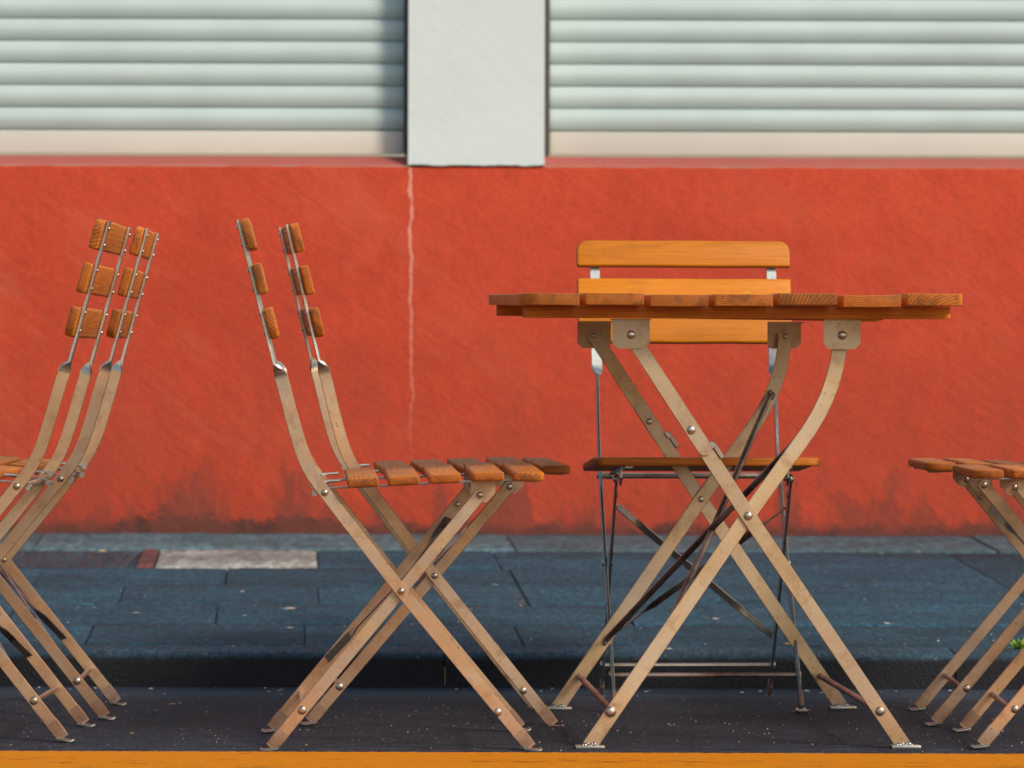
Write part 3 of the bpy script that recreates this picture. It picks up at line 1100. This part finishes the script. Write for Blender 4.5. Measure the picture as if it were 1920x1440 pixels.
G = 'wooden folding chairs around the tables on the street'
ch = make_chair('wood', 'steel', 'steel', 'nearer folding chair of the middle pair facing the table, seat of five brown slats')
ch['group'] = G
place_near(ch, 754, 7.47, R(2.8), 0, -0.013, -0.0005)
ch2 = copy_tree(ch)
ch2['label'] = 'farther folding chair of the middle pair facing the table, half hidden behind the nearer one'
place_near(ch2, 812, 7.95, R(5.0), R(-0.9), -0.010)
ch3 = copy_tree(ch)
ch3['label'] = 'nearer folding chair at the left edge, seen from behind, its backrest leftmost of all'
place_near(ch3, -118, 7.60, R(180 - 0.9), R(1.1), 0.006, 0.003)
ch4 = copy_tree(ch)
ch4['label'] = 'farther folding chair at the left edge, its backrest just right of the leftmost one'
place_near(ch4, -27, 8.05, R(180 + 1.4), R(1.0), 0.0, 0.003)
ch5 = copy_tree(ch)
ch5['label'] = 'nearer folding chair at the right edge, mostly out of frame, with the rightmost feet'
place_near(ch5, 2086, 7.52, R(180 - 0.7), R(0.2), 0.004)
ch6 = copy_tree(ch)
ch6['label'] = 'farther folding chair at the right edge, its seat front reaching nearest to the table'
place_near(ch6, 1985, 7.97, R(180 - 0.2), R(0.2), 0.004)
chb = make_chair('warm_lit_wood', 'sky_tinted_steel', 'sky_tinted_steel', 'folding chair, warm light painted into its backrest, facing the camera behind the table, against the kerb')
chb['group'] = G
place(chb, 0.347, 8.45, R(-90 + 3.4), R(1.3), 0.0, -0.003)

# ------------------------------------------------------------------ folding table
TX, TY = 0.3715, 7.924
tb = thing('folding_table', 'folding table with seven wooden planks and crossed steel legs, before the chair that faces the camera', 'table')
tb.location = (TX, TY, road_z(TY))
tb.rotation_euler = (Matrix.Rotation(-SL, 4, 'X') @ Matrix.Rotation(R(3.2), 4, 'Z')).to_euler()
TL = 0.405


def tu(px):
    return (px - 1405.0) / 1127.0


def tz(py):
    return (1403.0 - py) / 1127.0


LP = [(1700, 1398), (1405, 966), (1178, 620)]
RP = [(1108, 1398), (1405, 966), (1478, 864), (1500, 834), (1520, 806), (1538, 776), (1553, 745), (1564, 715), (1572, 685), (1577, 655), (1580, 622)]


def tpath(pp, y):
    return [Vector((tu(a), y, tz(b))) for a, b in pp]


def perp(pts):
    out = []
    n = len(pts)
    for i in range(n):
        t = (pts[min(i + 1, n - 1)] - pts[max(i - 1, 0)]).normalized()
        out.append(Vector((-t.z, 0, t.x)))
    return out


def Rz_(z):
    pts = tpath(RP, 0)
    for a, b in zip(pts[:-1], pts[1:]):
        if a.z <= z <= b.z:
            return a.lerp(b, (z - a.z) / (b.z - a.z)).x
    return 0


def Lz_(z):
    a, b = tpath(LP, 0)[:2]
    return a.lerp(b, (z - a.z) / (b.z - a.z)).x


for side in (-1, 1):
    # outer leg, telescoping: lower bar and a proud upper bar
    yL = side * TL
    yR = side * (TL - 0.0062)
    low = [Vector((tu(1700), yL, tz(1398))), Vector((tu(1405), yL, tz(966))), Vector((tu(1283), yL, tz(780)))]
    bm = bmesh.new()
    sweep(bm, low[::-1], perp(low[::-1]), 0.0250, 0.0050, round_ends=True)
    lo_ = link('leg', to_mesh(bm, 'table_leg', 40), tb, m=M['table_steel'])
    up = [Vector((tu(1325), yL + side * 0.0050, tz(845))), Vector((tu(1178), yL + side * 0.0050, tz(620)))]
    up = [Vector((tu(1322), yL + side * 0.0050, tz(840))), Vector((tu(1178), yL + side * 0.0050, tz(620)))]
    bm = bmesh.new()
    sweep(bm, up, perp(up), 0.0252, 0.0048, round_ends=True)
    link('leg_extension', to_mesh(bm, 'table_leg_extension', 40), lo_, m=M['table_steel'])
    bm = bmesh.new()
    add_box(bm, -0.004, 0.004, -0.006, 0.006, -0.016, 0.016)
    add_box(bm, -0.007, 0.001, -0.008, -0.003, 0.006, 0.020)
    bevel_all(bm, 0.0012, 1)
    cl = link('catch', to_mesh(bm, 'table_catch', 40), lo_, m=M['bright_steel'], loc=(tu(1347), yL, tz(843)), rot=(0, R(-34), 0))
    for (px, py, out, h) in ((1405, 966, side, 0.0055), (1297, 805, side, 0.0095)):
        rivet(lo_, (tu(px), yL + side * (0.0024 if py == 966 else 0.0074), tz(py)), (0, out, 0), 0.0075, 0.0045)
    rivet(lo_, (tu(1655), yL + side * 0.0024, tz(1332)), (0, side, 0), 0.0085, 0.006, 'bright_steel')
    # inner leg, bent outwards at the top
    pts = tpath(RP, yR)
    bm = bmesh.new()
    sweep(bm, pts, perp(pts), 0.0250, 0.0050)
    rl = link('leg', to_mesh(bm, 'table_leg_bent', 40), tb, m=M['table_steel'])
    rivet(rl, (tu(1405), yR - side * 0.0024, tz(966)), (0, -side, 0), 0.0058, 0.003)
    rivet(rl, (tu(1148), yR + side * 0.0024, tz(1333)), (0, side, 0), 0.0095, 0.0065, 'bright_steel')
    rivet(lo_, (tu(1297), yL - side * 0.0024, tz(805)), (0, -side, 0), 0.0058, 0.003)
    for (lg, fx) in ((lo_, 1703), (rl, 1109)):
        bm = bmesh.new()
        yy = yL if lg is lo_ else yR
        add_box(bm, tu(fx) - 0.0245, tu(fx) + 0.0245, yy - 0.014, yy + 0.014, 0.0, 0.0065)
        bevel_all(bm, 0.0018, 2)
        # weld bead
        for k in range(7):
            dome(bm, (tu(fx) - 0.012 + 0.004 * k + (0.0 if lg is rl else -0.002), yy - 0.004, 0.0062), (0, -0.4, 1), 0.0034 + 0.001 * (k % 2), 0.003 + 0.0015 * ((k * 7) % 3), 8)
        link('foot_plate', to_mesh(bm, 'foot_plate', 45), lg, m=M['cap_steel'])
    for px, hi in ((1183, 0), (1580, 1)):
        # bracket: chamfered plate with a flange under the batten
        bm = bmesh.new()
        yp0 = side * (TL + (0.0085 if px == 1183 else 0.0085))
        yp1 = yp0 + side * 0.0030
        cxx, hw, zt, zb, c_ = tu(px), 0.031, 0.7125, 0.6655, 0.009
        ol = [(cxx - hw, zt), (cxx + hw, zt), (cxx + hw, zb + c_), (cxx + hw - c_, zb), (cxx - hw + c_, zb), (cxx - hw, zb + c_)]
        A = [bm.verts.new((a, yp0, b)) for a, b in ol]
        B = [bm.verts.new((a, yp1, b)) for a, b in ol]
        bm.faces.new(A)
        bm.faces.new(B[::-1])
        for k in range(6):
            bm.faces.new((A[k], A[(k + 1) % 6], B[(k + 1) % 6], B[k]))
        ya, yb_ = sorted((yp1 + side * 0.0, yp1 - side * 0.038))
        add_box(bm, cxx - hw, cxx + hw + 0.002, ya, yb_, 0.7127, 0.7152)
        br = link('bracket', to_mesh(bm, 'bracket', 30), tb, m=M['table_steel'])
        rivet(br, (cxx, yp1, 0.6885), (0, side, 0), 0.0075, 0.004)
        rivet(rl if px == 1580 else lo_, (cxx, (yR if px == 1580 else yL) - side * 0.0026, 0.6885), (0, -side, 0), 0.0055, 0.003)
for (fx, l) in ((Rz_(tz(1333)), TL - 0.0062), (Lz_(tz(1332)), TL)):
    bm = bmesh.new()
    z = tz(1333)
    tube(bm, (fx, -l, z), (fx, l, z), 0.0055, 14)
    link('cross_rod', to_mesh(bm, 'table_cross_rod', 50), tb, m=M['dark_tube'])
bm = None
for s in (-1, 1):
    bm = bmesh.new()
    y0 = TL - 0.012
    zu, zl = (0.578 if s > 0 else 0.530), (0.165 if s > 0 else 0.130)
    p0 = Vector((Rz_(zu) - 0.003, s * y0, zu))
    p1 = Vector((Rz_(zl) + 0.003, -s * y0, zl))
    off = Vector((0.0055 * s, 0, 0.0035 * s))
    mid = p0.lerp(p1, 0.5) + off
    tube(bm, p0, mid, 0.0058, 14)
    tube(bm, mid, p1, 0.0058, 14)
    for p in (p0, p1):
        for k in range(5):
            dome(bm, p + Vector((random.uniform(-0.007, 0.007), 0, random.uniform(-0.007, 0.007))), (0, 1 if p.y < 0 else -1, 0), 0.005, 0.005, 8)
    link('brace', to_mesh(bm, 'table_brace', 50), tb, m=M['dark_tube'])


def warp(me, ox, oy):
    """the top sits a little unevenly: its far left corner stands about 9 mm high"""
    for v in me.vertices:
        x, y = v.co.x + ox, v.co.y + oy
        f = min(1, max(0, (y + 0.42) / 0.95)) * min(1, max(0, (0.34 - x) / 0.72))
        v.co.z += 0.010 * f


PL, CY = 1.075, 0.010
PWD, GAP = 0.0955, 0.0104
cxm = -0.021
for i in range(7):
    cut = []
    if i == 0:
        cut = [(-1, -1), (-1, 1)]
    if i == 6:
        cut = [(1, -1), (1, 1)]
    me = slat_mesh('plank', PL, PWD, 0.0195, 0.0016, cut, 0.030, 0.0, i)
    bm = bmesh.new()
    bm.from_mesh(me)
    bmesh.ops.subdivide_edges(bm, edges=[e for e in bm.edges if abs(e.verts[0].co.y - e.verts[1].co.y) > 0.5], cuts=5)
    bm.to_mesh(me)
    bm.free()
    lx = cxm + (i - 3) * (PWD + GAP)
    # cupped boards
    cup = (-0.0012, 0.0008, -0.0010, -0.0008, 0.0010, -0.0012, 0.0006)[i]
    for v in me.vertices:
        v.co.z += cup * (v.co.x / (PWD / 2)) ** 2
    warp(me, lx, CY)
    dz = (0.0006, 0.0, -0.0006, 0.0, 0.0004, -0.0006, 0.0010)[i]
    link('plank', me, tb, loc=(lx, CY + random.uniform(-0.002, 0.002), 0.7460 + dz), m=M['table_wood'])
for (y, wl) in ((-TL - 0.008, 0.711), (0.0, 0.60), (TL + 0.008, 0.711)):
    me = slat_mesh('batten', wl, 0.048, 0.0198, 0.002, [(1, -1), (1, 1), (-1, 1), (-1, -1)] if False else [], 0.01)
    bm = bmesh.new()
    bm.from_mesh(me)
    bmesh.ops.subdivide_edges(bm, edges=[e for e in bm.edges if abs(e.verts[0].co.y - e.verts[1].co.y) > 0.4], cuts=5)
    bm.to_mesh(me)
    bm.free()
    for v in me.vertices:      # local y of the batten runs along the table's x
        f = min(1, max(0, (y + 0.42) / 0.95)) * min(1, max(0, (0.34 - (cxm - v.co.y)) / 0.72))
        v.co.z += 0.010 * f
    link('batten', me, tb, loc=(cxm, y, 0.7258), rot=(0, 0, R(-90) if False else R(90)), m=M['table_wood'])

# ------------------------------------------------------------------ small things on the ground
def flat_bits(name, items, m, thick=0.002, seed=3):
    rnd = random.Random(seed)
    bm = bmesh.new()
    for (X, Y, Z, r, asp) in items:
        n = rnd.randint(5, 7)
        a0 = rnd.uniform(0, 6)
        ring = []
        for k in range(n):
            a = a0 + 2 * math.pi * k / n
            rr = r * rnd.uniform(0.6, 1.1)
            ring.append(bm.verts.new((X + rr * math.cos(a), Y + rr * asp * math.sin(a), Z + 0.0003)))
        top = bm.verts.new((X + rnd.uniform(-0.3, 0.3) * r, Y, Z + thick + r * rnd.uniform(0.05, 0.25)))
        for k in range(n):
            bm.faces.new((ring[k], ring[(k + 1) % n], top))
    return to_mesh(bm, name, 0)


def rnd_spots(n, y0, y1, f, r0, r1, seed):
    rr = random.Random(seed)
    out = []
    for _ in range(n):
        Y = rr.uniform(y0, y1)
        X = rr.uniform(-1, 1) * Y * 0.135
        out.append((X, Y, f(Y), rr.uniform(r0, r1) * (1 if rr.random() < 0.8 else 1.6), rr.uniform(0.5, 1.0)))
    return out


bits = rnd_spots(260, 7.44, 8.82, road_z, 0.0006, 0.0015, 1) + rnd_spots(70, 8.99, 10.3, pave_z, 0.001, 0.003, 2) + rnd_spots(22, 8.72, 8.82, road_z, 0.003, 0.006, 5)
o = link('grit', flat_bits('grit', bits, None), m=M['pebble'])
o['kind'] = 'stuff'
o['label'] = 'scattered pale grit and small stones on the asphalt and paving'
spots = []
for (px, py, r, asp) in ((455, 1110, 0.010, 1.4), (545, 1142, 0.018, 1.0), (460, 1155, 0.006, 1.2), (258, 1150, 0.009, 1.6), (545, 1178, 0.009, 1.2), (1343, 1161, 0.008, 2.2), (1255, 1218, 0.009, 1.5),
                         (935, 1210, 0.006, 1.2), (930, 1097, 0.012, 1.2), (1665, 1170, 0.012, 1.5), (1590, 1100, 0.005, 1.2), (1655, 1038, 0.006, 1.2), (440, 1213, 0.005, 1.2)):
    y_ = 545 + 0
    dd = 9.0
    for _ in range(20):
        dd = (CAMH - pave_z(dd)) * F / (py - 545 - (px - 960) * ROLL)
    spots.append(((px - 960) * dd / F, dd, pave_z(dd) + 0.001, r, asp))
o = link('chewing_gum_spots', flat_bits('gum_spots', spots, None, 0.0006), m=M['pebble'])
o['kind'] = 'stuff'
o['label'] = 'pale flattened gum spots on the dark pavement'
leaves = rnd_spots(26, 7.45, 8.80, road_z, 0.0015, 0.0032, 11) + rnd_spots(14, 9.0, 10.0, pave_z, 0.003, 0.006, 12)
o = link('dry_leaf_crumbs', flat_bits('dry_leaf_crumbs', leaves, None, 0.001), m=M['leaf_dry'])
o['kind'] = 'stuff'
o['label'] = 'brown crumbs of dry leaf strewn over the street'


def leaf(label, X, Y, Z, r, m):
    bm = bmesh.new()
    pts = [(-1, 0, 0), (-0.5, 0.4, 0.25), (0.2, 0.5, 0.4), (1.1, 0.05, 0.15), (0.3, -0.45, 0.1), (-0.5, -0.4, 0.05)]
    vs_ = [bm.verts.new((a * r, b * r, c * r + 0.001)) for a, b, c in pts]
    c_ = bm.verts.new((0, 0, 0.05 * r + 0.0008))
    for k in range(6):
        bm.faces.new((vs_[k], vs_[(k + 1) % 6], c_))
    o = link('fallen_leaf', to_mesh(bm, 'fallen_leaf', 0), m=m, loc=(X, Y, Z))
    o['label'] = label
    o['category'] = 'leaf'


lf = (1400 - 960) * 7.45 / F
leaf('tiny yellow leaf lying on the near edge of the tabletop', lf, 7.46, road_z(TY) + 0.7575 + 0.005, 0.006, M['leaf_yellow'])
leaf('small yellow green leaf beside the drain grate by the red wall', (207 - 960) * 11.25 / F, 11.05, pave_z(11.05) + 0.012, 0.010, M['leaf_yellow'])
leaf('small brown leaf on the road between the left and middle chairs', (325 - 960) * 8.4 / F, 8.40, road_z(8.40), 0.007, M['leaf_dry'])

# weed growing from the kerb joint behind the right chairs
wd_ = thing('weed', 'small green weed growing at the kerb behind the right hand chairs', 'plant', loc=((1912 - 960) * 8.95 / F, 8.95, pave_z(8.95)))
rr = random.Random(5)
for k in range(26):
    bm = bmesh.new()
    a = rr.uniform(0, 2 * math.pi)
    ln = rr.uniform(0.018, 0.040)
    el = rr.uniform(0.15, 1.2)
    dirv = Vector((math.cos(a) * math.cos(el), math.sin(a) * math.cos(el), math.sin(el)))
    side_ = dirv.cross(Vector((0, 0, 1))).normalized()
    b0 = Vector((rr.uniform(-0.008, 0.008), rr.uniform(-0.006, 0.006), 0))
    prev = None
    for q in range(6):
        f = q / 5
        c_ = b0 + dirv * ln * f + Vector((0, 0, -0.010 * f * f))
        wdt = 0.0035 * math.sin(math.pi * min(0.96, 0.12 + f * 0.9)) * (1.0 + 0.5 * (q % 2))
        cur = (bm.verts.new(c_ - side_ * wdt), bm.verts.new(c_ + side_ * wdt))
        if prev:
            bm.faces.new((prev[0], cur[0], cur[1], prev[1]))
        prev = cur
    link('leaf', to_mesh(bm, 'weed_leaf', 60), wd_, m=M['weed'])
